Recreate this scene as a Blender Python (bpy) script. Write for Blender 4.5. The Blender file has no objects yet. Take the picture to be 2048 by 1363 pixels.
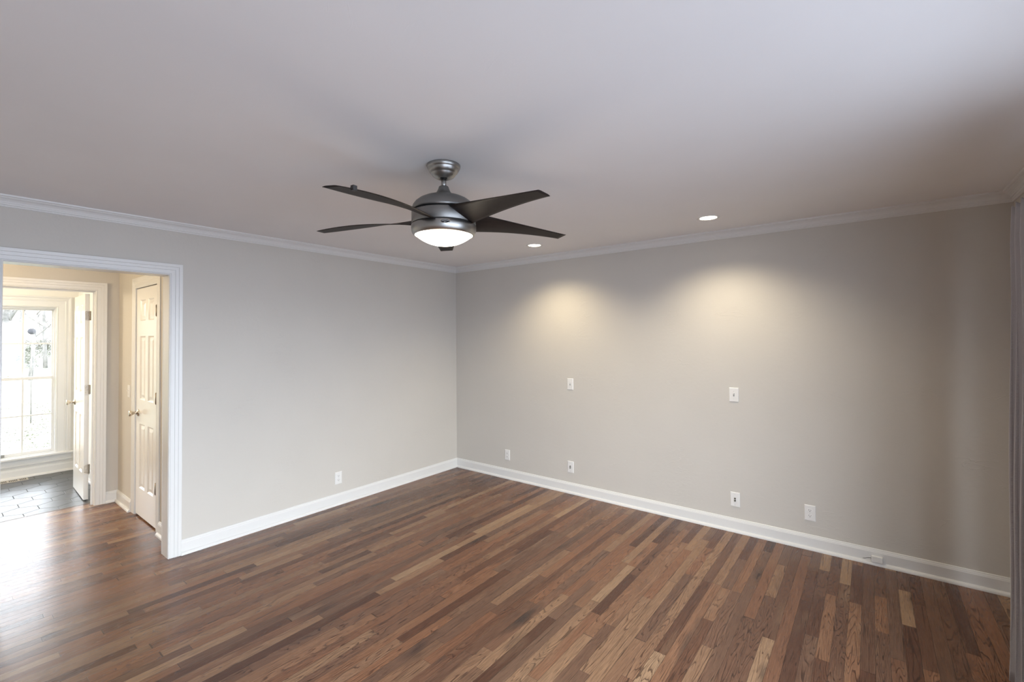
import bpy, bmesh, math, random
from mathutils import Vector, Matrix, noise
random.seed(7)
C = bpy.context.scene.collection
SC = bpy.context.scene
PI = math.pi

# ------------------------------------------------------------------ camera
cam_d = bpy.data.cameras.new('camera'); cam = bpy.data.objects.new('camera', cam_d); C.objects.link(cam)
SC.camera = cam
FPX = 917.47
cam_d.sensor_fit = 'HORIZONTAL'; cam_d.sensor_width = 36.0
cam_d.lens = FPX / 2048 * 36.0
cam_d.shift_x = -1.37 / 2048; cam_d.shift_y = -24.92 / 2048
cam_d.clip_start = 0.05; cam_d.clip_end = 400
_y, _p, _r = -0.6616, 0.0184, -0.0077
fw = Vector((math.sin(_y)*math.cos(_p), math.cos(_y)*math.cos(_p), math.sin(_p)))
r0 = Vector((math.cos(_y), -math.sin(_y), 0)); u0 = r0.cross(fw)
r_ = r0*math.cos(_r) + u0*math.sin(_r); u_ = -r0*math.sin(_r) + u0*math.cos(_r)
m = Matrix.Identity(4)
for i in range(3):
    m[i][0] = r_[i]; m[i][1] = u_[i]; m[i][2] = -fw[i]
m[0][3], m[1][3], m[2][3] = 4.0309, -4.0411, 1.5816
cam.matrix_world = m

# ------------------------------------------------------------------ view, world, light levels
SC.view_settings.view_transform = 'Standard'
try: SC.view_settings.look = 'None'
except Exception: pass
SC.view_settings.gamma = 1.0; SC.view_settings.use_curve_mapping = False
SC.view_settings.exposure = 0.10
try:
    SC.cycles.use_denoising = True; SC.cycles.max_bounces = 10; SC.cycles.diffuse_bounces = 6
    SC.cycles.transparent_max_bounces = 12; SC.cycles.caustics_reflective = False; SC.cycles.sample_clamp_indirect = 6.0
except Exception: pass
SKY_UP = (0.84, 0.92, 1.0); SKY_LOW = (0.72, 0.83, 1.0)
SKY_W = (1.0, .98, .94); SKY_WU = (.86, .93, 1.0)
SKY_FLAT = 19.5; ZENITH = 5.0; LOW_FLAT = 9.6; LOW_STEEP = 3.6; WEST = 3.0; WEST_UP = 14.0
FAN_LIGHT = 9.0; CAN_W = 84.0; HALL_W = 48.0; ENTRY_W = 55.0

w = bpy.data.worlds.new('sky'); SC.world = w; w.use_nodes = True
nt = w.node_tree; nt.nodes.clear()
o = nt.nodes.new('ShaderNodeOutputWorld'); bg = nt.nodes.new('ShaderNodeBackground')
tc = nt.nodes.new('ShaderNodeTexCoord'); sp = nt.nodes.new('ShaderNodeSeparateXYZ')
nt.links.new(tc.outputs['Generated'], sp.inputs[0])
def wmap(src, a0, a1, b0, b1):
    x = nt.nodes.new('ShaderNodeMapRange'); nt.links.new(src, x.inputs[0])
    for i, v in enumerate((a0, a1, b0, b1)): x.inputs[i+1].default_value = v
    return x.outputs[0]
def wramp(src, stops):
    x = nt.nodes.new('ShaderNodeValToRGB'); nt.links.new(src, x.inputs[0]); e = x.color_ramp.elements
    e[0].position = stops[0][0]; e[0].color = (*stops[0][1], 1); e[1].position = stops[-1][0]; e[1].color = (*stops[-1][1], 1)
    for p, c in stops[1:-1]: q = e.new(p); q.color = (*c, 1)
    return x.outputs[0]
def tint(c, k): return (c[0]*k, c[1]*k, c[2]*k)
# radiance by elevation on the bright (+x) side and on the dim (-x) side of the house
E1 = wramp(wmap(sp.outputs[2], -1, 1, 0, 1), [(0.0, tint(SKY_LOW, LOW_STEEP/30)), (.30, tint(SKY_LOW, LOW_STEEP/30)), (.46, tint(SKY_LOW, LOW_FLAT/30)), (.49, tint(SKY_LOW, LOW_FLAT/30)),
    (.51, tint(SKY_UP, SKY_FLAT/30)), (.68, tint(SKY_UP, SKY_FLAT/30)), (.86, tint(SKY_UP, ZENITH/30)), (1.0, tint(SKY_UP, ZENITH/30))])
E2 = wramp(wmap(sp.outputs[2], -1, 1, 0, 1), [(0.0, tint(SKY_W, .04)), (.49, tint(SKY_W, .06)), (.51, tint(SKY_W, WEST/30)), (.535, tint(SKY_W, WEST/30)), (.57, tint(SKY_WU, WEST_UP/30)), (.70, tint(SKY_WU, WEST_UP/30)), (.82, tint(SKY_UP, ZENITH/30)), (1.0, tint(SKY_UP, ZENITH/30))])
mx = nt.nodes.new('ShaderNodeMix'); mx.data_type = 'RGBA'
nt.links.new(wmap(sp.outputs[0], -.35, .10, 0, 1), mx.inputs[0]); nt.links.new(E2, mx.inputs[6]); nt.links.new(E1, mx.inputs[7])
nt.links.new(mx.outputs[2], bg.inputs[0]); bg.inputs[1].default_value = 30.0
nt.links.new(bg.outputs[0], o.inputs[0])

def portal(name, loc, rot, sx, sy):                  # tells Cycles where daylight enters; emits nothing itself
    l = bpy.data.lights.new(name, 'AREA'); l.shape = 'RECTANGLE'; l.size = sx; l.size_y = sy
    l.cycles.is_portal = True
    ob = bpy.data.objects.new(name, l); C.objects.link(ob); ob.location = loc; ob.rotation_euler = rot
    return ob
YF_ = -6.4
PY0, PY1 = -5.00, -1.60                              # patio door opening along the right wall
portal('daylight_patio_door', (4.90, (PY0+PY1)/2, 1.07), (0, PI/2, 0), 2.1, PY1-PY0)
portal('daylight_entry_window', (-3.93, -3.47, 1.12), (0, -PI/2, 0), 1.78, 0.86)
portal('daylight_added_entry_window', (-3.93, -4.77, 1.12), (0, -PI/2, 0), 1.78, 0.86)

# ------------------------------------------------------------------ node helpers
class NT:
    def __init__(s, name):
        s.m = bpy.data.materials.new(name); s.m.use_nodes = True; s.t = s.m.node_tree
        s.b = s.t.nodes['Principled BSDF']; s.out = s.t.nodes['Material Output']
    def n(s, typ, **kw):
        x = s.t.nodes.new(typ)
        for k_, v in kw.items(): setattr(x, k_, v)
        return x
    def put(s, sock, v):
        if v is None: return
        if isinstance(v, bpy.types.NodeSocket): s.t.links.new(v, sock)
        else: sock.default_value = v
    def math(s, op, a, b=None, c=None):
        x = s.n('ShaderNodeMath', operation=op)
        for i, v in enumerate((a, b, c)): s.put(x.inputs[i], v)
        return x.outputs[0]
    def comb(s, x, y, z=0.0):
        c = s.n('ShaderNodeCombineXYZ')
        for i, v in enumerate((x, y, z)): s.put(c.inputs[i], v)
        return c.outputs[0]
    def noise(s, vec, scale, detail=2.0, rough=.5, dist=0.0):
        x = s.n('ShaderNodeTexNoise')
        s.put(x.inputs['Vector'], vec); s.put(x.inputs['Scale'], scale); x.inputs['Detail'].default_value = detail
        x.inputs['Roughness'].default_value = rough; x.inputs['Distortion'].default_value = dist
        return x.outputs[0]
    def mix(s, f, a, b, mode='MIX'):
        x = s.n('ShaderNodeMix', data_type='RGBA', blend_type=mode)
        s.put(x.inputs[0], f); s.put(x.inputs[6], a); s.put(x.inputs[7], b)
        return x.outputs[2]
    def mr(s, v, a, b, c=0.0, d=1.0, smooth=False):
        x = s.n('ShaderNodeMapRange')
        if smooth: x.interpolation_type = 'SMOOTHSTEP'
        s.put(x.inputs[0], v)
        for i, q in enumerate((a, b, c, d)): s.put(x.inputs[i+1], q)
        return x.outputs[0]
    def ramp(s, v, stops):
        x = s.n('ShaderNodeValToRGB'); s.put(x.inputs[0], v); e = x.color_ramp.elements
        e[0].position = stops[0][0]; e[0].color = (*stops[0][1], 1)
        e[1].position = stops[-1][0]; e[1].color = (*stops[-1][1], 1)
        for p, c in stops[1:-1]:
            q = e.new(p); q.color = (*c, 1)
        return x.outputs[0]
    def coord(s):
        return s.n('ShaderNodeTexCoord').outputs['Object']
    def bump(s, h, strength, dist):
        x = s.n('ShaderNodeBump'); x.inputs['Strength'].default_value = strength; x.inputs['Distance'].default_value = dist
        s.t.links.new(h, x.inputs['Height']); s.t.links.new(x.outputs[0], s.b.inputs['Normal'])

def flat(name, col, rough=.5, metal=0.0, spec=None, em=None, ems=0.0):
    q = NT(name); q.b.inputs['Base Color'].default_value = (*col, 1); q.b.inputs['Roughness'].default_value = rough
    q.b.inputs['Metallic'].default_value = metal
    if spec is not None: q.b.inputs['Specular IOR Level'].default_value = spec
    if em: q.b.inputs['Emission Color'].default_value = (*em, 1); q.b.inputs['Emission Strength'].default_value = ems
    return q.m

def plaster(name, col, amt, rough=.75):
    q = NT(name); co = q.coord()
    n1 = q.noise(co, 2.2, 3)
    c = q.mix(q.mr(n1, .3, .7), (col[0]*.975, col[1]*.975, col[2]*.975, 1), (*col, 1))
    q.t.links.new(c, q.b.inputs['Base Color']); q.b.inputs['Roughness'].default_value = rough
    q.b.inputs['Specular IOR Level'].default_value = .3
    # trowelled skim coat: sparse ridges over a soft ripple
    st = q.n('ShaderNodeMapping'); st.inputs['Scale'].default_value = (1.0, 1.0, 3.5); q.t.links.new(co, st.inputs[0])
    a1 = q.noise(st.outputs[0], 4.0, 4, .55, 1.2)
    ridge = q.mr(q.math('ABSOLUTE', q.math('SUBTRACT', a1, .5)), 0.0, .02, 1.0, 0.0)
    mask = q.mr(q.noise(co, 3.1, 2), .56, .68)
    fine = q.noise(co, 38.0, 3)
    h = q.math('ADD', q.math('MULTIPLY', q.math('MULTIPLY', ridge, mask), .38), q.math('ADD', q.math('MULTIPLY', fine, .25), q.math('MULTIPLY', n1, 1.6)))
    q.bump(h, amt, .006)
    return q.m

def oak_floor():
    q = NT('stained_oak_strips'); co = q.coord()
    sp = q.n('ShaderNodeSeparateXYZ'); q.t.links.new(co, sp.inputs[0]); X, Y = sp.outputs[0], sp.outputs[1]
    M = q.math; Wd = .0585
    u = M('DIVIDE', M('ADD', X, .012), Wd); row = M('FLOOR', u); fu = M('SUBTRACT', u, row)
    wn = q.n('ShaderNodeTexWhiteNoise', noise_dimensions='1D'); q.t.links.new(row, wn.inputs['W'])
    s1 = q.n('ShaderNodeSeparateColor'); q.t.links.new(wn.outputs['Color'], s1.inputs[0])
    L = M('ADD', .62, M('MULTIPLY', s1.outputs[0], .75))
    v = M('DIVIDE', M('ADD', Y, M('MULTIPLY', s1.outputs[1], 9.0)), L)
    v = M('ADD', v, M('MULTIPLY', M('SINE', M('ADD', M('MULTIPLY', v, 1.7), M('MULTIPLY', s1.outputs[2], 20.0))), .42))
    colr = M('FLOOR', v); fv = M('SUBTRACT', v, colr)
    w2 = q.n('ShaderNodeTexWhiteNoise', noise_dimensions='2D'); q.t.links.new(q.comb(row, colr), w2.inputs['Vector'])
    s2 = q.n('ShaderNodeSeparateColor'); q.t.links.new(w2.outputs['Color'], s2.inputs[0])
    A, B, D = s2.outputs[0], s2.outputs[2], s2.outputs[1]
    base = q.ramp(A, [(0.0, (.095, .042, .026)), (.15, (.145, .066, .038)), (.32, (.170, .095, .062)), (.50, (.210, .100, .057)), (.64, (.255, .122, .066)), (.80, (.260, .148, .088)), (.93, (.295, .172, .100)), (1.0, (.37, .240, .145))])
    # within-board tone drift and smoky mineral streaks
    drift = q.noise(q.comb(M('ADD', M('MULTIPLY', X, 7.0), M('MULTIPLY', B, 40)), M('ADD', M('MULTIPLY', Y, 1.6), M('MULTIPLY', D, 60)), A), 1.0, 3)
    base = q.mix(q.mr(drift, .62, .80), base, (.055, .036, .030, 1))
    base = q.mix(q.mr(drift, .42, .18, 0, .45), base, (.36, .24, .15, 1))
    # figure: contour lines of a stretched noise make cathedrals and straight grain
    sx = q.mr(B, .40, .6, 15.0, 48.0); K = q.mr(D, 0, 1, 15.0, 32.0)
    g = q.noise(q.comb(M('ADD', M('MULTIPLY', X, sx), M('MULTIPLY', B, 91)), M('ADD', M('MULTIPLY', Y, q.mr(B, .40, .6, 1.3, .40)), M('MULTIPLY', D, 77)), M('MULTIPLY', A, 30)), 1.0, 1.8, .5, .15)
    f = M('FRACT', M('MULTIPLY', g, K))
    line = M('MULTIPLY', M('ADD', M('MULTIPLY', M('POWER', f, 2.0), .38), M('MULTIPLY', q.mr(f, .74, .86, 0.0, 1.0, True), .62)), q.mr(f, .95, 1.0, 1.0, 0.0))
    pore = q.noise(q.comb(M('MULTIPLY', X, 420.0), M('MULTIPLY', Y, 14.0), A), 1.0, 2)
    gs = M('ADD', .70, M('MULTIPLY', D, .3))
    dk = M('ADD', M('MULTIPLY', line, gs), q.mr(pore, .46, .70, 0.0, .45))
    colo = q.mix(M('MINIMUM', dk, .9), base, q.mix(1.0, base, (.22, .17, .16, 1), 'MULTIPLY'))
    eu = M('MULTIPLY', M('MINIMUM', fu, M('SUBTRACT', 1.0, fu)), Wd)
    ev = M('MULTIPLY', M('MULTIPLY', M('MINIMUM', fv, M('SUBTRACT', 1.0, fv)), L), .8)
    edge = M('MINIMUM', eu, ev)
    gap = q.mr(edge, .0004, .0011, 1.0, 0.0)
    colo = q.mix(M('MULTIPLY', gap, .75), colo, (.012, .007, .005, 1))
    q.t.links.new(colo, q.b.inputs['Base Color'])
    rg = M('ADD', .21, M('ADD', M('MULTIPLY', line, .12), M('MULTIPLY', q.noise(co, 1.3, 2), .08)))
    q.t.links.new(rg, q.b.inputs['Roughness'])
    q.b.inputs['Specular IOR Level'].default_value = .36
    h = M('SUBTRACT', M('MULTIPLY', M('SUBTRACT', 1.0, line), .12), M('ADD', M('MULTIPLY', gap, .8), M('MULTIPLY', M('POWER', M('ABSOLUTE', M('SUBTRACT', fu, .5)), 4.0), 2.0)))
    q.bump(h, .22, .0008)
    return q.m

def brushed(name, col, rough, sc=(2, 2, 260)):
    q = NT(name); co = q.coord(); mp = q.n('ShaderNodeMapping'); mp.inputs['Scale'].default_value = sc
    q.t.links.new(co, mp.inputs[0]); n = q.noise(mp.outputs[0], 3.0, 2)
    q.t.links.new(q.mix(n, (col[0]*.85, col[1]*.85, col[2]*.85, 1), (*col, 1)), q.b.inputs['Base Color'])
    q.b.inputs['Metallic'].default_value = 1.0; q.t.links.new(q.mr(n, 0, 1, rough-.06, rough+.06), q.b.inputs['Roughness'])
    return q.m

def slate(name):
    q = NT(name); co = q.coord()
    n = q.noise(co, 5.0, 5, .6); n2 = q.noise(co, 40, 3)
    q.t.links.new(q.ramp(n, [(.3, (.040, .042, .047)), (.7, (.085, .088, .095))]), q.b.inputs['Base Color'])
    q.t.links.new(q.mr(n2, 0, 1, .30, .42), q.b.inputs['Roughness']); q.b.inputs['Specular IOR Level'].default_value = .6
    q.bump(n, .15, .004); return q.m

def fabric(name):
    q = NT(name); co = q.coord()
    mp = q.n('ShaderNodeMapping'); mp.inputs['Scale'].default_value = (1, 900, 900); q.t.links.new(co, mp.inputs[0])
    n = q.noise(mp.outputs[0], 1.0, 2); n2 = q.noise(co, 60, 3)
    q.t.links.new(q.ramp(n, [(.3, (.30, .285, .295)), (.7, (.45, .43, .435))]), q.b.inputs['Base Color'])
    q.b.inputs['Roughness'].default_value = .9; q.b.inputs['Sheen Weight'].default_value = .3
    q.bump(n2, .3, .002)
    return q.m

def pane_mat():
    q = NT('window_glass'); q.t.nodes.remove(q.b)
    a = q.n('ShaderNodeBsdfTransparent'); b = q.n('ShaderNodeBsdfGlossy'); b.inputs['Roughness'].default_value = .0
    mx = q.n('ShaderNodeMixShader'); mx.inputs[0].default_value = .06
    q.t.links.new(a.outputs[0], mx.inputs[1]); q.t.links.new(b.outputs[0], mx.inputs[2]); q.t.links.new(mx.outputs[0], q.out.inputs[0])
    return q.m

def espresso():
    q = NT('espresso_blade'); co = q.coord(); mp = q.n('ShaderNodeMapping'); mp.inputs['Scale'].default_value = (6, 6, 60)
    q.t.links.new(co, mp.inputs[0]); n = q.noise(mp.outputs[0], 2.0, 3)
    q.t.links.new(q.ramp(n, [(.3, (.014, .010, .009)), (.7, (.024, .018, .016))]), q.b.inputs['Base Color'])
    q.b.inputs['Roughness'].default_value = .5; q.b.inputs['Specular IOR Level'].default_value = .16; return q.m

def lawn_mat():
    q = NT('winter_lawn'); co = q.coord()
    n = q.noise(co, 2.4, 6, .65); n2 = q.noise(co, .25, 3)
    c = q.ramp(n, [(.38, (.13, .14, .09)), (.5, (.25, .26, .20)), (.62, (.36, .35, .30))])
    c = q.mix(q.mr(n2, .45, .6, 0, .5), c, (.24, .30, .17, 1))
    q.t.links.new(c, q.b.inputs['Base Color']); q.b.inputs['Roughness'].default_value = .95; return q.m

def bark(name, a, b):
    q = NT(name); n = q.noise(q.coord(), 6.0, 5)
    q.t.links.new(q.ramp(n, [(.35, a), (.65, b)]), q.b.inputs['Base Color']); q.b.inputs['Roughness'].default_value = .9; return q.m

WALL = plaster('greige_wall_paint', (.575, .550, .512), .5)
CEIL = plaster('ceiling_paint', (.825, .82, .83), .10, .85)
ENTRY = plaster('entry_white_paint', (.80, .785, .75), .12)
TRIM = flat('white_trim_paint', (.71, .71, .705), .34)
DOORW = flat('white_door_paint', (.80, .79, .77), .25)
FLOOR = oak_floor()
SLATE = slate('slate_tile'); GROUT = flat('dark_grout', (.05, .05, .052), .7)
NICK = brushed('brushed_nickel', (.40, .39, .375), .36)
NICKD = brushed('painted_pewter', (.29, .286, .278), .46)
DARK = flat('dark_gap', (.01, .01, .01), .6)
BLADE = espresso()
GLOW = flat('frosted_glass_bowl', (.9, .88, .82), .3, em=(1.0, .90, .74), ems=FAN_LIGHT)
CANG = flat('lit_lens', (.9, .9, .9), .3, em=(1.0, .90, .72), ems=14.0)
PLATE = flat('white_plastic', (.76, .755, .745), .35)
SLOT = flat('slot_black', (.03, .03, .03), .5)
BRONZE = flat('satin_nickel_hinge', (.33, .28, .22), .38, 1.0)
KNOBM = flat('satin_nickel_knob', (.62, .56, .47), .25, 1.0)
SCREWM = flat('steel_screw', (.6, .6, .6), .3, 1.0)
FAB = fabric('grey_curtain_linen')
GLASS = pane_mat()
VENTM = flat('vent_bronze', (.30, .27, .23), .5, .6)
LAWN = lawn_mat()
BARK = bark('grey_bark', (.08, .077, .07), (.17, .16, .15)); TWIG = bark('pale_twig', (.09, .085, .075), (.17, .16, .145))
LEAF = bark('dry_leaves', (.09, .085, .065), (.22, .20, .15))
STONE = bark('stone_edging', (.25, .25, .24), (.42, .42, .40))
SHRUB = bark('shrub_brush', (.08, .08, .065), (.17, .17, .14))

# ------------------------------------------------------------------ geometry helpers
def link(name, me, parent=None, mats=None, smooth=False):
    ob = bpy.data.objects.new(name, me); C.objects.link(ob)
    if parent: ob.parent = parent
    for mm in (mats or []): me.materials.append(mm)
    if smooth:
        for p in me.polygons: p.use_smooth = True
    return ob
class G:
    """collects vertices and faces of one mesh"""
    def __init__(s): s.v = []; s.f = []; s.mi = []; s.sm = []
    def add(s, vs, fs, mi=0, sm=False):
        o_ = len(s.v); s.v += [tuple(x) for x in vs]
        for f in fs: s.f.append([i+o_ for i in f]); s.mi.append(mi); s.sm.append(sm)
        return s
    def box(s, a, b, mi=0):
        x0, y0, z0 = a; x1, y1, z1 = b
        x0, x1 = min(x0, x1), max(x0, x1); y0, y1 = min(y0, y1), max(y0, y1); z0, z1 = min(z0, z1), max(z0, z1)
        return s.add([(x0,y0,z0),(x1,y0,z0),(x1,y1,z0),(x0,y1,z0),(x0,y0,z1),(x1,y0,z1),(x1,y1,z1),(x0,y1,z1)],
                     [(0,3,2,1),(4,5,6,7),(0,1,5,4),(1,2,6,5),(2,3,7,6),(3,0,4,7)], mi)
    def lathe(s, prof, n=48, mi=0, T=None, sm=True, cap=True):
        """prof: (r, z) list, around z axis; T maps a Vector"""
        T = T or (lambda p: p); vs = []; fs = []
        for r, z in prof:
            for i in range(n):
                a_ = 2*PI*i/n; vs.append(T(Vector((r*math.cos(a_), r*math.sin(a_), z))))
        for j in range(len(prof)-1):
            for i in range(n):
                i2 = (i+1) % n; fs.append((j*n+i, j*n+i2, (j+1)*n+i2, (j+1)*n+i))
        if cap:
            if prof[0][0] > 1e-6: fs.append(tuple(reversed(range(n))))
            if prof[-1][0] > 1e-6: fs.append(tuple((len(prof)-1)*n+i for i in range(n)))
        return s.add(vs, fs, mi, sm)
    def tube(s, pts, rad, n=8, mi=0):
        P = [Vector(p) for p in pts]; R = rad if isinstance(rad, (list, tuple)) else [rad]*len(P); vs = []; fs = []
        for j, p in enumerate(P):
            d = (P[min(j+1, len(P)-1)] - P[max(j-1, 0)]).normalized()
            a_ = d.cross(Vector((0, 0, 1)));
            if a_.length < .05: a_ = d.cross(Vector((1, 0, 0)))
            a_.normalize(); b_ = d.cross(a_)
            for i in range(n):
                t = 2*PI*i/n; vs.append(p + (a_*math.cos(t) + b_*math.sin(t))*R[j])
        for j in range(len(P)-1):
            for i in range(n):
                i2 = (i+1) % n; fs.append((j*n+i, j*n+i2, (j+1)*n+i2, (j+1)*n+i))
        fs.append(tuple(reversed(range(n)))); fs.append(tuple((len(P)-1)*n+i for i in range(n)))
        return s.add(vs, fs, mi, True)
    def out(s, name, mats, parent=None, bevel=0.0, shift=None):
        me = bpy.data.meshes.new(name)
        vv = s.v if shift is None else [(x-shift[0], y-shift[1], z-shift[2]) for x, y, z in s.v]
        me.from_pydata(vv, [], s.f); me.update()
        for mm in (mats if isinstance(mats, (list, tuple)) else [mats]): me.materials.append(mm)
        for p, mi, sm in zip(me.polygons, s.mi, s.sm): p.material_index = mi; p.use_smooth = sm
        b_ = bmesh.new(); b_.from_mesh(me); bmesh.ops.recalc_face_normals(b_, faces=b_.faces); b_.to_mesh(me); b_.free()
        ob = bpy.data.objects.new(name, me); C.objects.link(ob)
        if parent: ob.parent = parent
        if bevel:
            md = ob.modifiers.new('bevel', 'BEVEL'); md.width = bevel; md.segments = 2; md.limit_method = 'ANGLE'; md.angle_limit = .6
        return ob
def struct(ob): ob['kind'] = 'structure'; return ob
def thing(name, label, cat, loc=(0, 0, 0), rot=(0, 0, 0), group=None):
    ob = bpy.data.objects.new(name, None); C.objects.link(ob); ob.empty_display_size = .1
    ob.location = loc; ob.rotation_euler = rot; ob['label'] = label; ob['category'] = cat
    if group: ob['group'] = group
    return ob
def tag(ob, label, cat, group=None, kind=None):
    ob['label'] = label; ob['category'] = cat
    if group: ob['group'] = group
    if kind: ob['kind'] = kind
    return ob

def miter(path, off, side=1):
    """offset an open 2-D polyline by off to its left (side 1) or right, with mitred corners"""
    P = [Vector(p) for p in path]; out = []
    for i, p in enumerate(P):
        ds = []
        if i > 0: ds.append((P[i]-P[i-1]).normalized())
        if i < len(P)-1: ds.append((P[i+1]-P[i]).normalized())
        ns = [Vector((-d.y, d.x))*side for d in ds]
        if len(ns) == 1: out.append(p + ns[0]*off)
        else:
            b_ = (ns[0]+ns[1]).normalized(); out.append(p + b_*(off/max(.2, b_.dot(ns[0]))))
    return out
def sweep(g, path, prof, side, fn):
    """prof: closed list of (offset, height); fn(vec2, height) -> 3-D"""
    n = len(prof); cols = [miter(path, a_, side) for a_, _ in prof]; vs = []; fs = []
    for j in range(len(path)):
        for i in range(n): vs.append(fn(cols[i][j], prof[i][1]))
    for j in range(len(path)-1):
        for i in range(n):
            i2 = (i+1) % n; fs.append((j*n+i, j*n+i2, (j+1)*n+i2, (j+1)*n+i))
    fs.append(tuple(reversed(range(n)))); fs.append(tuple((len(path)-1)*n+i for i in range(n)))
    g.add(vs, fs)
CROWN = [(0, 2.375), (.005, 2.375), (.008, 2.379), (.008, 2.384), (.013, 2.387), (.015, 2.392), (.015, 2.396), (.018, 2.397),
         (.021, 2.405), (.027, 2.413), (.035, 2.419), (.043, 2.4225), (.045, 2.427), (.050, 2.428), (.055, 2.432), (.056, 2.4405), (0, 2.4405)]
BASE = [(0, -.001), (.031, -.001), (.031, .006), (.029, .013), (.024, .019), (.017, .0225), (.014, .0225), (.014, .084), (.0115, .090),
        (.0115, .093), (.008, .098), (.007, .1045), (.004, .107), (0, .107)]
CASE = [(0, 0), (0, .011), (.002, .013), (.005, .013), (.007, .009), (.009, .009), (.011, .0125), (.033, .0135), (.034, .0125), (.036, .0165), (.055, .0175),
        (.056, .0165), (.058, .0205), (.078, .0215), (.080, .0195), (.080, 0)]
def hsweep(name, path, prof, side, mat=TRIM):
    g = G(); sweep(g, path, prof, side, lambda p, z: (p.x, p.y, z)); return struct(g.out(name, mat))
def casing(name, axis, wall, sgn, a0, a1, z1, prof=CASE, wid=None, z0=-.001, parent=None, mat=TRIM):
    """door casing on plane axis=wall, room on sgn side, opening a0..a1, head z1"""
    g = G(); path = [(a0, z0), (a0, z1), (a1, z1), (a1, z0)]
    def fn(p, d): return (wall+sgn*d, p.x, p.y) if axis == 'x' else (p.x, wall+sgn*d, p.y)
    sweep(g, path, prof, -1, fn)
    ob = g.out(name, mat, parent)
    return ob if parent else struct(ob)
def scale_prof(p, k): return [(a_*k, d) for a_, d in p]

# ------------------------------------------------------------------ the shell
H = 2.44; X1 = 4.731; YF = -6.4
OA, OB = -3.757, -2.945; OH = 2.052               # cased opening to the hall
def wall(name, boxes, mat=WALL):
    g = G()
    for a_, b_ in boxes: g.box(a_, b_)
    return struct(g.out(name, mat))
fl = G().box((-1.985, YF-.1, -.08), (X1+.15, .12, 0)); struct(fl.out('floor', FLOOR))
struct(G().box((-4.0, YF-.2, H), (X1+.25, .25, H+.12)).out('ceiling', CEIL))
wall('wall_left', [((-.12, OB+.012, 0), (0, 0, H)), ((-.12, YF, 0), (0, OA-.012, H)), ((-.12, OA-.012, OH+.012), (0, OB+.012, H))])
wall('wall_back', [((-.12, 0, 0), (X1+.2, .12, H))])
wall('wall_right', [((X1, PY1, 0), (X1+.15, 0, H)), ((X1, YF, 0), (X1+.15, PY0, H)), ((X1, PY0, 2.12), (X1+.15, PY1, H))])
wall('wall_front', [((-4.0, YF-.15, 0), (X1+.2, YF, H))])
# hall
CY = -2.847                                        # closet wall face
CX0, CX1, CH = -1.272, -.648, 2.050                # closet opening
wall('wall_hall_closet', [((-1.86, CY, 0), (CX0-.012, CY+.10, H)), ((CX1+.012, CY, 0), (-.12, CY+.10, H)), ((CX0-.012, CY, CH+.012), (CX1+.012, CY+.10, H)),
                          ((-1.98, CY+.30, 0), (-.12, CY+.36, H)), ((-1.98, CY+.10, 0), (-1.86, CY+.30, H)), ((-.20, CY+.10, 0), (-.12, CY+.30, H))])
FX = -1.86; FA, FB, FH = -3.757, -3.026, 2.054     # far wall, doorway to the entry
wall('wall_hall_far', [((FX-.12, FB+.012, 0), (FX, CY+.10, H)), ((FX-.12, YF, 0), (FX, FA-.012, H)), ((FX-.12, FA-.012, FH+.012), (FX, FB+.012, H))])
# entry
EY = -2.862; EX = -3.74; WA, WB, WZ0, WZ1 = -3.840, -3.045, .235, 1.988
WC, WD_ = -5.19, -4.35
wall('wall_entry_side', [((-3.92, EY, 0), (-1.98, EY+.12, H))], ENTRY)
wall('wall_entry_window', [((EX-.16, WB, 0), (EX, EY+.12, H)), ((EX-.16, WD_, 0), (EX, WA, H)), ((EX-.16, YF, 0), (EX, WC, H)),
                           ((EX-.16, WA, 0), (EX, WB, WZ0)), ((EX-.16, WA, WZ1), (EX, WB, H)), ((EX-.16, WC, 0), (EX, WD_, WZ0)), ((EX-.16, WC, WZ1), (EX, WD_, H))], ENTRY)
# slate hexagons
g = G().box((-3.9, YF, -.06), (-1.985, EY+.02, -.003), 1)
sd = .132; Rh = sd*.985; jx = 0
def inside_tile(x, y): return x < -1.86 and x > -3.86 and y < EY+.12 and y > -5.6
for i in range(-12, 9):
    for j in range(-16, 6):
        cx = -2.626 + i*1.5*sd; cy = -3.2395 + j*.2288 + (i % 2)*.1144
        if not inside_tile(cx, cy): continue
        ring = []
        for k_ in range(6):
            a_ = k_*PI/3; px, py = cx + Rh*math.cos(a_), cy + Rh*math.sin(a_)*1.0
            ring.append((min(max(px, -3.74), -1.9855), min(py, EY)))
        cen = Vector((sum(p[0] for p in ring)/6, sum(p[1] for p in ring)/6))
        if max(p[0] for p in ring)-min(p[0] for p in ring) < .01 or max(p[1] for p in ring)-min(p[1] for p in ring) < .01: continue
        top = [(cen.x+(p[0]-cen.x)*.985, cen.y+(p[1]-cen.y)*.985, 0) for p in ring]
        mid = [(p[0], p[1], -.0015) for p in ring]; bot = [(p[0], p[1], -.004) for p in ring]
        fs = [tuple(range(6))]+[(k_, 6+k_, 6+(k_+1) % 6, (k_+1) % 6) for k_ in range(6)]+[(6+k_, 12+k_, 12+(k_+1) % 6, 6+(k_+1) % 6) for k_ in range(6)]
        g.add(top+mid+bot, fs, 0)
struct(g.out('floor', [SLATE, GROUT]))
struct(G().box((-2.004, FA, -.01), (-1.984, FB, .0015)).out('trim_8', flat('metal_edge', (.12, .11, .10), .4)))

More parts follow.
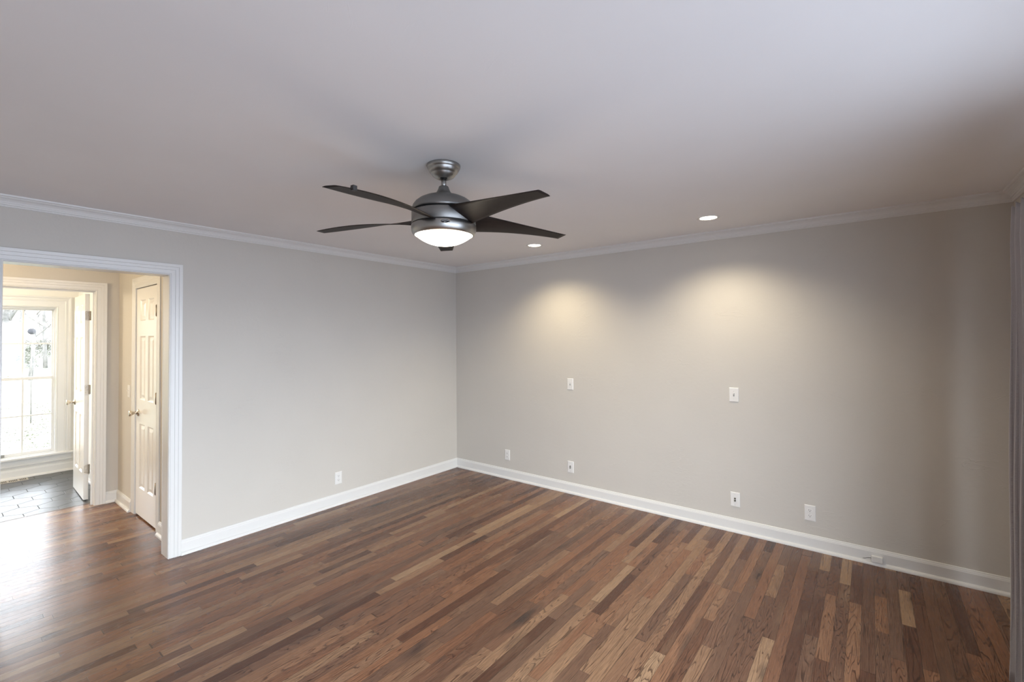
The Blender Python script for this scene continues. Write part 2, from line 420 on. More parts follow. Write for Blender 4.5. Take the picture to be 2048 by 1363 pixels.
# mouldings
hsweep('trim_1', [(0, -6.4), (0, 0), (X1, 0), (X1, -6.4)], CROWN, -1)
hsweep('baseboard_left', [(0, OB+.078), (0, 0)], BASE, -1)
hsweep('baseboard_back', [(0, 0), (X1, 0)], BASE, -1)
hsweep('baseboard_right', [(X1, 0), (X1, PY1+.09)], BASE, -1)
hsweep('baseboard_hall', [(FX, FB+.083), (FX, CY), (CX0-.094, CY)], BASE, -1)
hsweep('baseboard_closet', [(CX1+.094, CY), (-.12, CY)], BASE, -1)
casing('trim_2', 'x', 0.0, 1, OB-.004+.006, OA+.004-.006, OH+.003)
g = G(); g.box((-.134, OB-.001, 0), (-.12, OB+.021, OH)); g.box((-.134, OA-.021, 0), (-.12, OA+.001, OH)); g.box((-.134, OA, OH), (-.12, OB, OH+.022)); struct(g.out('trim_3', TRIM))
g = G()
g.box((-.123, OB, 0), (.003, OB+.012, OH)); g.box((-.123, OA-.012, 0), (.003, OA, OH)); g.box((-.123, OA-.012, OH), (.003, OB+.012, OH+.012))
struct(g.out('trim_4', TRIM, bevel=.0008))
casing('trim_5', 'x', FX, 1, FB+.005, FA-.005, FH+.003)
g = G()
g.box((FX-.123, FB, 0), (FX+.003, FB+.012, FH)); g.box((FX-.123, FA-.012, 0), (FX+.003, FA, FH)); g.box((FX-.123, FA-.012, FH), (FX+.003, FB+.012, FH+.012))
g.box((FX-.075, FB-.011, 0), (FX-.045, FB, FH)); g.box((FX-.075, FA, FH-.011), (FX-.045, FB-.011, FH))
struct(g.out('trim_6', TRIM))
casing('trim_7', 'y', CY, -1, CX1+.004, CX0-.004, CH+.003, [(a_*1.15, d*.42) for a_, d in CASE])
g = G()
g.box((CX0-.012, CY-.003, 0), (CX0, CY+.10, CH)); g.box((CX1, CY-.003, 0), (CX1+.012, CY+.10, CH)); g.box((CX0-.012, CY-.003, CH), (CX1+.012, CY+.10, CH+.012))
struct(g.out('trim_9', TRIM))
hsweep('baseboard_entry', [(-2.0, EY), (EX, EY), (EX, -6.4)], [(a_*1.3 if a_ > .02 else a_, z) for a_, z in BASE], 1)

# ------------------------------------------------------------------ doors
def leaf_mesh(w_, h_, t_, z0, panels):
    """six-panel leaf, front face at y=0 facing -y, from x=0; panels: (x0,x1,z0,z1)"""
    xs = sorted({0, w_}|{p[0] for p in panels}|{p[1] for p in panels}); zs = sorted({z0, z0+h_}|{p[2] for p in panels}|{p[3] for p in panels})
    g = G()
    for sgn, y in ((-1, 0.0), (1, t_)):
        for i in range(len(xs)-1):
            for j in range(len(zs)-1):
                c = ((xs[i]+xs[i+1])/2, (zs[j]+zs[j+1])/2)
                if any(p[0] < c[0] < p[1] and p[2] < c[1] < p[3] for p in panels): continue
                g.add([(xs[i], y, zs[j]), (xs[i+1], y, zs[j]), (xs[i+1], y, zs[j+1]), (xs[i], y, zs[j+1])], [(0, 1, 2, 3)])
        for x0, x1, a0, a1 in panels:
            rings = [(0, 0), (.004, .003), (.012, .010), (.020, .010), (.045, .003)]
            vs = []
            for ins, dp in rings:
                yy = y - sgn*dp
                vs += [(x0+ins, yy, a0+ins), (x1-ins, yy, a0+ins), (x1-ins, yy, a1-ins), (x0+ins, yy, a1-ins)]
            fs = [(4*r+k_, 4*r+(k_+1) % 4, 4*r+4+(k_+1) % 4, 4*r+4+k_) for r in range(len(rings)-1) for k_ in range(4)]+[tuple(4*(len(rings)-1)+k_ for k_ in range(4))]
            g.add(vs, fs)
    for i in range(len(xs)-1):
        for z in (z0, z0+h_): g.add([(xs[i], 0, z), (xs[i+1], 0, z), (xs[i+1], t_, z), (xs[i], t_, z)], [(0, 1, 2, 3)])
    for j in range(len(zs)-1):
        for x in (0, w_): g.add([(x, 0, zs[j]), (x, 0, zs[j+1]), (x, t_, zs[j+1]), (x, t_, zs[j])], [(0, 1, 2, 3)])
    bm_ = g
    return g
def six(w_, st, mu, off=0.0):
    pw = (w_-2*st-mu)/2; xs = [(st, st+pw), (st+pw+mu, w_-st)]
    return [(a_, b_, z0, z1) for a_, b_ in xs for z0, z1 in ((.26, .832), (1.048, 1.615), (1.752, 1.940))]
def weld(ob):
    b_ = bmesh.new(); b_.from_mesh(ob.data); bmesh.ops.remove_doubles(b_, verts=b_.verts, dist=.0002); bmesh.ops.recalc_face_normals(b_, faces=b_.faces); b_.to_mesh(ob.data); b_.free()
def knob(parent, loc, rotx, name='door_knob'):
    """tulip knob; its axis is local -y"""
    prof = [(0, 0), (.031, 0), (.032, .004), (.028, .008), (.015, .011), (.011, .016), (.0105, .028), (.013, .036), (.021, .046), (.0255, .054), (.027, .060), (.026, .065), (.020, .068), (0, .0685)]
    g = G(); g.lathe(prof, 32, T=lambda p: Vector((p.x, -p.z, p.y)))
    ob = g.out(name, KNOBM, parent); ob.location = loc; ob.rotation_euler = (0, 0, rotx); return ob
# closet door: closed, hinges on its right edge
d1 = leaf_mesh(.612, 2.030, .035, .014, six(.612, .105, .08)).out('door_1', DOORW, shift=(0, 0, 0)); weld(d1); struct(d1)
d1.location = (-1.266, -2.842, 0)
knob(d1, (.065, 0, .925), 0)
for z in (1.825, 1.093, .348):
    g = G(); g.tube([(0, 0, -.045), (0, 0, .045)], .0065, 12); g.tube([(0, 0, .045), (0, 0, .050)], .0045, 10); g.tube([(0, 0, -.050), (0, 0, -.045)], .0045, 10)
    g.box((-.016, .0065, -.044), (.0, .0082, .044))
    hh = g.out('hinge', BRONZE, d1); hh.location = (.612, -.0085, z)
# entry door: swung open into the tiled entry, seen along its face
d2 = leaf_mesh(.660, 2.030, .035, .012, six(.660, .105, .09)).out('door_2', DOORW); weld(d2); struct(d2)
d2.location = (-2.758, -3.038, 0); d2.rotation_euler = (0, 0, math.radians(-2.0))
knob(d2, (.075, 0, .925), 0)
kb = knob(d2, (.075, .035, .925), PI)
for z in (1.825, 1.093, .310):
    g = G(); g.box((.6601, .003, -.045), (.6628, .033, .045)); g.tube([(.667, .038, -.045), (.667, .038, .045)], .0065, 10)
    g.box((.667, .030, -.045), (.715, .033, .045)) 
    for sz in (-.03, 0, .03): g.lathe([(0, 0), (.004, 0), (.0035, .0012), (0, .0012)], 12, 1, T=lambda p, sz=sz: Vector((.6628+p.z, .012+p.x+(.008 if sz == 0 else 0), sz+p.y)))
    hh = g.out('hinge', [BRONZE, SCREWM], d2); hh.location = (0, 0, z)

# ------------------------------------------------------------------ windows
def entry_window(name, ya, yb, full=True):
    """double-hung window, 3 x 2 panes per sash, in the x=EX wall"""
    # frame: jambs, head, sill, casing, stool and apron
    g = G(); o_ = .03
    for a_, b_ in ((ya, ya+.012), (yb-.012, yb)): g.box((EX-.16, a_, WZ0+.012), (EX+.002, b_, WZ1-.012))
    g.box((EX-.16, ya, WZ1-.012), (EX+.002, yb, WZ1)); g.box((EX-.16, ya, WZ0-.005), (EX+.002, yb, WZ0+.012))
    for y0, y1 in ((ya+.012, ya+.026), (yb-.026, yb-.012)): g.box((EX-.052, y0, WZ0+.012), (EX-.040, y1, WZ1-.030))
    g.box((EX-.052, ya+.012, WZ1-.030), (EX-.040, yb-.012, WZ1-.012))
    f = struct(g.out(name, TRIM))
    cp = [(0, 0), (0, .012), (.006, .016), (.012, .012), (.016, .012), (.07, .016), (.075, .020), (.085, .020), (.09, .015), (.105, .017), (.115, .026), (.128, .026), (.130, .020), (.130, 0)]
    g = G(); sweep(g, [(yb-.006, WZ0), (yb-.006, WZ1-.006), (ya+.006, WZ1-.006), (ya+.006, WZ0)], cp, 1 if False else -1, lambda p, d: (EX+d, p.x, p.y))
    g.out('window_casing', TRIM, f)
    g = G(); g.box((EX-.005, ya-.15, WZ0-.022), (EX+.050, yb+.15, WZ0+.003)); g.out('window_stool', TRIM, f, bevel=.006)
    g = G(); g.box((EX, ya-.13, WZ0-.085), (EX+.016, yb+.13, WZ0-.022)); g.box((EX, ya-.14, WZ0-.098), (EX+.024, yb+.14, WZ0-.083)); g.out('window_apron', TRIM, f, bevel=.003)
    ga, gb = ya+.040+.0, yb-.040
    for nm, zz0, zz1, xo in (('lower_sash', WZ0+.012, 1.155, EX-.050), ('upper_sash', 1.120, WZ1-.012, EX-.085)):
        g = G(); x0, x1 = xo-.032, xo
        br = .036 if nm == 'lower_sash' else .034; tr = .034
        g.box((x0, ya+.013, zz0), (x1, ga, zz1)); g.box((x0, gb, zz0), (x1, yb-.013, zz1))
        g.box((x0, ga, zz0), (x1, gb, zz0+br)); g.box((x0, ga, zz1-tr), (x1, gb, zz1))
        s_ = g.out(nm, TRIM, f, bevel=.003)
        g = G(); gz0, gz1 = zz0+br, zz1-tr
        for k_ in (1, 2):
            yy = ga+(gb-ga)*k_/3; g.box((x0+.006, yy-.008, gz0), (x1-.006, yy+.008, gz1))
        zm = (gz0+gz1)/2; g.box((x0+.0068, ga, zm-.008), (x1-.0068, gb, zm+.008))
        g.out('muntin', TRIM, s_)
        g = G(); g.box((x0+.014, ga, gz0), (x0+.018, gb, gz1)); g.out('glass_pane', GLASS, s_)
    g = G(); ym = (ya+yb)/2; g.box((EX-.060, ym-.03, 1.1552), (EX-.046, ym+.03, 1.166)); g.lathe([(0, 0), (.012, 0), (.010, .010), (0, .012)], 16, T=lambda p: Vector((EX-.053+p.x, ym+p.y, 1.166+p.z))); g.out('sash_lock', KNOBM, f)
    return f
entry_window('window_1', WA, WB)
entry_window('window_2', WC, WD_)  # unseen extra window, added to brighten the entry and the floor reflection
# patio door in the right wall (outside the frame, lights the room)
g = G(); T_ = .05
g.box((X1+.02, PY0, 2.12-T_), (X1+.13, PY1, 2.12)); g.box((X1+.02, PY0, 0), (X1+.13, PY1, .04)); g.box((X1+.02, PY0, 0), (X1+.13, PY0+T_, 2.12)); g.box((X1+.02, PY1-T_, 0), (X1+.13, PY1, 2.12))
w3 = struct(g.out('window_3', TRIM))
ymid = (PY0+PY1)/2
for nm, a_, b_, xo in (('fixed_panel', PY0+T_, ymid+.03, X1+.09), ('sliding_panel', ymid-.03, PY1-T_, X1+.045)):
    g = G(); g.box((xo, a_, .04), (xo+.035, a_+.06, 2.07)); g.box((xo, b_-.06, .04), (xo+.035, b_, 2.07)); g.box((xo, a_+.06, .04), (xo+.035, b_-.06, .12)); g.box((xo, a_+.06, 2.01), (xo+.035, b_-.06, 2.07))
    s_ = g.out(nm, TRIM, w3); G().box((xo+.015, a_+.06, .12), (xo+.019, b_-.06, 2.01)).out('glass_pane', GLASS, s_)
casing('trim_10', 'x', X1, -1, PY1, PY0, 2.12)

# ------------------------------------------------------------------ ceiling fan
FXc, FYc = 2.3645, -2.4525
fan = thing('ceiling_fan', 'five-blade ceiling fan in brushed pewter with dark brown blades and a lit frosted bowl', 'ceiling fan', (FXc, FYc, H))
def z_(v): return v-H
g = G(); g.lathe([(.083, -.0002), (.0835, -.004), (.0822, -.012), (.0795, -.0175), (.0765, -.0195), (.0757, -.0215), (.0748, -.026), (.0705, -.034), (.0645, -.0405), (.0620, -.0418), (.0608, -.0440), (.0575, -.050), (.0510, -.0575), (.043, -.0625), (.034, -.0655), (.030, -.067), (.027, -.067), (.0255, -.062), (.018, -.058), (.0, -.058)], 64)
g.out('canopy', NICK, fan)
g = G(); g.lathe([(.017, -.05), (.017, -.066), (0, -.070)], 24); g.out('hanger_ball', DARK, fan)
g = G(); g.lathe([(.0127, -.055), (.0127, -.125)], 24); g.lathe([(.0155, -.060), (.0155, -.064), (.0135, -.065)], 24); g.out('downrod', NICK, fan)
g = G(); g.lathe([(.0, -.106), (.022, -.106), (.0245, -.109), (.026, -.115), (.0285, -.122), (.032, -.130), (.038, -.139), (.047, -.147), (.056, -.152)], 48); g.out('yoke_cover', NICKD, fan)
g = G(); g.lathe([(.045, -.148), (.060, -.1525), (.080, -.158), (.100, -.165), (.122, -.176), (.140, -.190), (.151, -.205), (.157, -.222), (.1585, -.234)], 72)
g.lathe([(.1585, -.234), (.150, -.236)], 72, cap=False)
g.out('motor_housing_top', NICKD, fan)
g = G(); g.lathe([(.150, -.228), (.150, -.344)], 72); g.out('blade_hub', DARK, fan)
g = G(); g.lathe([(.150, -.241), (.157, -.241), (.1585, -.243), (.1585, -.297), (.157, -.299), (.150, -.299)], 72, cap=False); g.out('motor_housing_band', NICKD, fan)
g = G(); g.lathe([(.150, -.303), (.158, -.303), (.160, -.305), (.1605, -.318), (.159, -.332), (.155, -.343), (.149, -.351), (.1445, -.354), (.1425, -.352), (.142, -.346)], 72, cap=False); ring = g.out('light_kit_ring', NICK, fan)
# badge with maker's lettering
ang = math.atan2(-4.0411-FYc, 4.0309-FXc) + .035
bd = bpy.data.objects.new('badge', None)
def onring(a_, z, r=.1612): return Vector((r*math.cos(a_), r*math.sin(a_), z))
g = G(); vs = []; N = 40
for rr, dr in ((1.0, .0), (1.0, .0016), (.88, .0018)):
    for i in range(N):
        t = 2*PI*i/N; vs.append(onring(ang+rr*.0235*math.cos(t)/.1605, -.3175+rr*.0105*math.sin(t), .1603+dr))
fs = [(j*N+i, j*N+(i+1) % N, (j+1)*N+(i+1) % N, (j+1)*N+i) for j in range(2) for i in range(N)]
g.add(vs, fs, 1); g.add([v for v in vs[2*N:]], [tuple(range(N))], 0)
badge = g.out('badge', [flat('badge_black', (.012, .012, .013), .3), KNOBM], fan)
SILV = flat('badge_silver', (.75, .75, .74), .25, .8)
def letters(txt, size, z):
    cu = bpy.data.curves.new('lettering', 'FONT'); cu.body = txt; cu.size = size; cu.align_x = 'CENTER'; cu.extrude = .0002; cu.resolution_u = 2
    tmp = bpy.data.objects.new('tmp_text', cu); C.objects.link(tmp); dg = bpy.context.evaluated_depsgraph_get(); me = bpy.data.meshes.new_from_object(tmp.evaluated_get(dg))
    bpy.data.objects.remove(tmp)
    for v in me.vertices:
        x, y, dd = v.co; v.co = onring(ang + x/.162, z+y-x*x*6.0, .1624+dd)
    me.materials.clear(); me.materials.append(SILV)
    ob = bpy.data.objects.new('lettering', me); C.objects.link(ob); ob.parent = badge
letters('HAMPTON', .0070, -.3168); letters('BAY', .0066, -.3240)
g = G(); pr = []
for i in range(15):
    t = 1-i/14; pr.append((.1415*t, -.351-.050*(1-t**2.3)))
g.lathe(pr, 64, cap=False); g.lathe([(.1415, -.351), (.1405, -.347), (0, -.347)], 64, cap=False); g.out('light_bowl', GLOW, fan)
# blades: the two edges follow the photographed twist
A0 = math.radians(131.69)
def edge(P0, P1, c, s):
    b_ = 4*s*(1-s); return (P0[0]*(1-s)+P1[0]*s, P0[1]*(1-s)+P1[1]*s+b_*c[0], P0[2]*(1-s)+P1[2]*s+b_*c[1]-H)
def blade_mesh():
    g = G(); NS, NC = 26, 8; th = .0045; vs = []
    for layer in (0, 1):
        for i in range(NS+1):
            s = i/NS
            m_ = edge((.147, -.063, 2.197), (.687, .001, 2.144), (-.0059, -.0022), s)
            q_ = edge((.143, .072, 2.133), (.682, .076, 2.137), (.0141, .0151), s)
            if i == NS: q_ = (q_[0]-.006, q_[1], q_[2])
            for j in range(NC+1):
                t = j/NC; camber = -.010*(1-s)**2*4*t*(1-t)
                edge_t = th*(.35+.65*min(1, 6*t, 6*(1-t)))
                vs.append((m_[0]*(1-t)+q_[0]*t - (.018*4*t*(1-t) if i == 0 else 0), m_[1]*(1-t)+q_[1]*t, m_[2]*(1-t)+q_[2]*t+camber+(edge_t if layer else 0)))
    n1 = (NS+1)*(NC+1); idx = lambda l, i, j: l*n1+i*(NC+1)+j; fs = []
    for i in range(NS):
        for j in range(NC):
            fs.append((idx(0, i, j), idx(0, i, j+1), idx(0, i+1, j+1), idx(0, i+1, j))); fs.append((idx(1, i, j), idx(1, i+1, j), idx(1, i+1, j+1), idx(1, i, j+1)))
        fs.append((idx(0, i, 0), idx(0, i+1, 0), idx(1, i+1, 0), idx(1, i, 0))); fs.append((idx(0, i, NC), idx(1, i, NC), idx(1, i+1, NC), idx(0, i+1, NC)))
    for j in range(NC):
        fs.append((idx(0, 0, j), idx(1, 0, j), idx(1, 0, j+1), idx(0, 0, j+1))); fs.append((idx(0, NS, j), idx(0, NS, j+1), idx(1, NS, j+1), idx(1, NS, j)))
    g.add(vs, fs, 0, True); return g
b0 = blade_mesh().out('fan_blade', BLADE, fan); b0.rotation_euler = (0, 0, A0)
blades = [b0]
for i in range(1, 5):
    c = b0.copy(); C.objects.link(c); c.rotation_euler = (0, 0, A0+i*2*PI/5); blades.append(c)
g = G(); s = .86
q_ = edge((.143, .072, 2.133), (.682, .076, 2.137), (.0141, .0151), s)
g.box((q_[0]-.009, q_[1]-.012, q_[2]-.006), (q_[0]+.009, q_[1]+.005, q_[2]+.014)); g.box((q_[0]-.005, q_[1]-.020, q_[2]+.003), (q_[0]+.005, q_[1], q_[2]+.009))
g.out('balancing_clip', flat('clip_plastic', (.03, .03, .03), .5), blades[2], bevel=.001)
lp = bpy.data.lights.new('fan_bulb', 'POINT'); lp.energy = 2.5; lp.color = (1, .88, .70); lp.shadow_soft_size = .12
lo = bpy.data.objects.new('fan_bulb', lp); C.objects.link(lo); lo.location = (FXc, FYc, 1.95)

# ------------------------------------------------------------------ recessed lights
def can_light(x, y, label, watts, col):
    t = thing('recessed_light', label, 'recessed light', (x, y, H), group=None)
    g = G(); g.lathe([(.056, .010), (.057, -.002), (.062, -.005), (.074, -.0045), (.078, -.002), (.079, .001)], 48, cap=False); g.out('trim_ring', PLATE, t)
    g = G(); g.lathe([(.0565, -.0015), (.030, -.0035), (0, -.004)], 48, cap=False); g.out('lens', CANG, t)
    l = bpy.data.lights.new('downlight_beam', 'SPOT'); l.energy = watts; l.color = col; l.spot_size = math.radians(136); l.spot_blend = .85; l.shadow_soft_size = .06
    ob = bpy.data.objects.new('downlight_beam', l); C.objects.link(ob); ob.location = (x, y, H-.008); ob.rotation_euler = (0, 0, 0)
can_light(1.563, -.529, 'small round lit downlight in the ceiling, the farther one just right of the fan', CAN_W, (1.0, .83, .54))
can_light(3.115, -.533, 'round lit downlight in the ceiling, the nearer one above the toggle switch at right', CAN_W, (1.0, .86, .62))

# hall lamp (out of frame, to the left of the opening)
hl = thing('ceiling_lamp', 'round flush ceiling lamp with frosted glass in the hall behind the opening', 'ceiling lamp', (-1.0, -4.55, H))
g = G(); g.lathe([(.15, 0), (.16, -.01), (.155, -.03)], 48); g.out('lamp_base', NICK, hl)
g = G(); g.lathe([(.15, -.028), (.14, -.06), (.10, -.095), (.05, -.112), (0, -.116)], 48, cap=False); g.out('lamp_shade', flat('lamp_glass', (.9, .88, .8), .3, em=(1, .85, .6), ems=6.0), hl)
l = bpy.data.lights.new('hall_bulb', 'POINT'); l.energy = HALL_W; l.color = (1.0, .80, .52); l.shadow_soft_size = .14
ob = bpy.data.objects.new('hall_bulb', l); C.objects.link(ob); ob.location = (-1.0, -4.55, H-.30)

# entry lamp (out of frame)
el = thing('ceiling_lamp', 'round flush ceiling lamp with frosted glass in the tiled entry', 'ceiling lamp', (-2.9, -4.5, H))
for ch in list(hl.children):
    c = ch.copy(); C.objects.link(c); c.parent = el
l = bpy.data.lights.new('entry_bulb', 'POINT'); l.energy = ENTRY_W; l.color = (1.0, .84, .60); l.shadow_soft_size = .14
ob = bpy.data.objects.new('entry_bulb', l); C.objects.link(ob); ob.location = (-2.9, -4.5, H-.30)

# ------------------------------------------------------------------ wall plates  (local: plate lies in xz, faces -y)
def plate_body(parent, w_=.070, h_=.1145):
    g = G(); a_, b_ = w_/2, h_/2; d = .006; i_ = .004
    g.add([(-a_, 0, -b_), (a_, 0, -b_), (a_, 0, b_), (-a_, 0, b_), (-a_, -.003, -b_), (a_, -.003, -b_), (a_, -.003, b_), (-a_, -.003, b_),
           (-a_+i_, -d, -b_+i_), (a_-i_, -d, -b_+i_), (a_-i_, -d, b_-i_), (-a_+i_, -d, b_-i_)],
          [(0, 1, 5, 4), (1, 2, 6, 5), (2, 3, 7, 6), (3, 0, 4, 7), (4, 5, 9, 8), (5, 6, 10, 9), (6, 7, 11, 10), (7, 4, 8, 11), (8, 9, 10, 11), (0, 3, 2, 1)])
    return g.out('plate', PLATE, parent)
def screw(parent, z):
    g = G(); g.lathe([(.0036, 0), (.0034, .0012), (0, .0014)], 14, T=lambda p: Vector((p.x, -.006-p.z, z+p.y))); g.box((-.003, -.0077, z-.0004), (.003, -.0072, z+.0004), 1)
    g.out('screw', [PLATE, SLOT], parent)
def switch(loc, rz, label, up=True):
    t = thing('light_switch', label, 'light switch', loc, (0, 0, rz)); plate_body(t)
    g = G(); g.box((-.0055, -.0064, -.0125), (.0055, -.005, .0125)); g.out('toggle_slot', flat('slot_grey', (.25, .25, .25), .6), t)
    g = G(); g.add([(-.004, -.006, -.003), (.004, -.006, -.003), (.004, -.006, .008), (-.004, -.006, .008), (-.0034, -.018, .007), (.0034, -.018, .007), (.0034, -.017, .0125), (-.0034, -.017, .0125)],
                  [(0, 3, 2, 1), (4, 5, 6, 7), (0, 1, 5, 4), (1, 2, 6, 5), (2, 3, 7, 6), (3, 0, 4, 7)]); g.out('toggle_lever', PLATE, t, bevel=.0008)
    screw(t, .030); screw(t, -.030); return t
def outlet(loc, rz, label):
    t = thing('wall_outlet', label, 'wall outlet', loc, (0, 0, rz)); plate_body(t)
    for z in (.0195, -.0195):
        g = G(); n = 24; pts = []
        for i in range(n):
            a_ = 2*PI*i/n; pts.append((.0172*math.cos(a_), max(-.0115, min(.0115, .0172*math.sin(a_)))))
        vs = [(x, -.0055, z+y) for x, y in pts]+[(x*.97, -.0078, z+y*.97) for x, y in pts]
        g.add(vs, [(i, (i+1) % n, n+(i+1) % n, n+i) for i in range(n)]+[tuple(range(n, 2*n))])
        g.box((-.0075, -.0081, z-.001), (-.0052, -.0075, z+.0075), 1); g.box((.0052, -.0081, z-.000), (.0073, -.0075, z+.0065), 1)
        g.lathe([(.0028, 0), (0, .0001)], 12, 1, T=lambda p, z=z: Vector((p.x, -.0080-p.z, z-.0065+p.y)), cap=False)
        g.out('receptacle', [PLATE, SLOT], t)
    screw(t, 0); return t
def cable(loc, rz, label):
    t = thing('cable_plate', label, 'cable wall plate', loc, (0, 0, rz)); plate_body(t)
    JK = flat('jack_metal', (.16, .15, .13), .4, .7)
    for z in (.0085, -.0085):
        g = G(); g.lathe([(.0068, 0), (.0068, .003), (.0048, .0032), (.0048, .011), (.0035, .011), (.0033, .004), (0, .004)], 20, T=lambda p, z=z: Vector((p.x, -.006-p.z, z+p.y)), cap=False); g.out('jack', JK, t)
    screw(t, .042); screw(t, -.042); return t
switch((1.621, 0, 1.100), 0, 'white toggle switch plate on the back wall, the one nearer the room corner')
switch((3.152, 0, 1.100), 0, 'white toggle switch plate on the back wall, the right one of the two')
cable((1.616, 0, .263), 0, 'white plate with two dark coax jacks above the baseboard, below the left switch')
cable((3.149, 0, .258), 0, 'white plate with two dark coax jacks above the baseboard, below the right switch')
outlet((3.658, 0, .265), 0, 'white duplex outlet low on the back wall at right, rightmost wall plate')
outlet((.797, 0, .261), 0, 'white duplex outlet low on the back wall, the plate closest to the corner')
outlet((0, -1.593, .250), PI/2, 'white duplex outlet low on the left wall between doorway and corner')
# hall switch seen edge-on beside the closet casing
t = thing('light_switch', 'white switch plate beside the closet door in the hall', 'light switch', (-1.475, CY, 1.10), (0, 0, 0))
pb = plate_body(t)
for z in (.030, -.030): screw(t, z)
g = G(); g.box((-.004, -.018, .003), (.004, -.005, .010)); g.out('toggle_lever', PLATE, t)

# cable box clipped to the baseboard
cb = thing('junction_box', 'small white surface box on the baseboard under the right end of the back wall', 'junction box', (4.043, -.014, .038))
g = G(); g.box((-.032, -.020, -.0145), (.030, 0, .026)); g.out('cover', PLATE, cb, bevel=.003)
g = G(); g.tube([(-.030, -.008, .006), (-.040, -.012, .008), (-.052, -.012, .004), (-.066, -.010, -.003), (-.078, -.006, -.008)], .0016, 8); g.out('wire', flat('wire_grey', (.12, .12, .12), .5), cb)

# ------------------------------------------------------------------ curtain
cu = thing('curtain', 'grey linen curtain panel hanging in folds at the right edge', 'curtain', (4.56, -.98, 0))
g = G(); NY, NZ = 260, 40; vs = []; fs = []
y_a, y_b = -.98, -1.90
for i in range(NZ+1):
    z = .015 + (2.150-.015)*i/NZ; f_ = i/NZ
    for j in range(NY+1):
        s = j/NY; ph = s*11.0*2*PI
        amp = .036*(.85+.15*math.sin(3*s*PI+1)) * (1-.25*max(0, (f_-.93)/.07)) * (1+.12*(1-f_))
        x = 4.574 - .036*(1-f_)**1.5*(1 if s < .3 else .6) + amp*math.cos(ph+.35*math.sin(2.2*f_+s*5)) + .004*math.sin(9*f_+7*s)
        y = y_a + (y_b-y_a)*s + .012*math.sin(2*ph+.8) * (.6+.4*math.sin(4*f_))
        zz = z + (.006*math.cos(ph*2)+.006*math.sin(ph) if f_ > .97 else 0)
        vs.append((x, y, zz))
for i in range(NZ):
    for j in range(NY): fs.append((i*(NY+1)+j, i*(NY+1)+j+1, (i+1)*(NY+1)+j+1, (i+1)*(NY+1)+j))
g.add(vs, fs, 0, True); ob = g.out('curtain_fabric', FAB, cu, shift=(4.56, -.98, 0)); md = ob.modifiers.new('cloth', 'SOLIDIFY'); md.thickness = .0022; md.offset = 0
rod = thing('curtain_rod', 'dark curtain rod holding the grey curtain along the right wall', 'curtain rod', (4.640, -1.02, 2.12))
g = G(); g.tube([(0, 0, 0), (0, -3.1, 0)], .0095, 16); g.out('rod', NICKD, rod)
for yy in (-.25, -2.85):
    g = G(); g.tube([(0, yy, 0), (.06, yy, -.004), (X1-4.640, yy, -.004)], .006, 10); g.box((X1-4.640-.004, yy-.012, -.035), (X1-4.640, yy+.012, .03)); g.out('bracket', NICKD, rod)

# ------------------------------------------------------------------ floor register in the entry
rg = thing('floor_register', 'bronze slotted floor vent in the dark tile under the entry window', 'floor vent', (-3.632, -3.452, .0))
g = G(); g.box((-.060, -.165, 0), (.060, .165, .002)); g.out('vent_frame', flat('vent_tan', (.46, .42, .36), .45), rg, bevel=.001)
g = G()
for i in range(22):
    if i % 6 == 5: continue
    yy = -.150+i*.0138; g.box((-.036, yy, .0021), (.036, yy+.0085, .0026))
g.out('slot_row', SLOT, rg)
# small sensor on the sill
g = G(); g.box((EX-.0505, -3.515, WZ0+.018), (EX-.034, -3.462, WZ0+.050)); tag(g.out('window_sensor', flat('sensor_grey', (.22, .22, .21), .5), bevel=.003), 'small dark grey sensor on the bottom rail of the entry window', 'sensor')

# ------------------------------------------------------------------ the yard beyond the window
def ground(x, y):
    return -.42 + .046*min(26, max(0, -x-10)) + .06*noise.noise(Vector((x*.15, y*.15, 0))) if x < -5 else -.42
g = G(); nx, ny = 90, 60; vs = []; fs = []
for i in range(nx+1):
    for j in range(ny+1):
        x = -3.93 - (i/nx)**2*90; y = -40 + 75*j/ny; vs.append((x, y, ground(x, y)))
for i in range(nx):
    for j in range(ny): fs.append((i*(ny+1)+j, i*(ny+1)+j+1, (i+1)*(ny+1)+j+1, (i+1)*(ny+1)+j))
g.add(vs, fs, 0, True); tag(g.out('lawn', LAWN), 'pale winter lawn outside the entry window', 'lawn')
def yx(px_t, dist):       # a place on the sight line through the window at fraction px_t of its width
    y0 = -3.50 + px_t*.42; k_ = (dist+4.03)/(4.03+3.74)
    return (-dist, -4.04 + (y0+4.04)*k_)
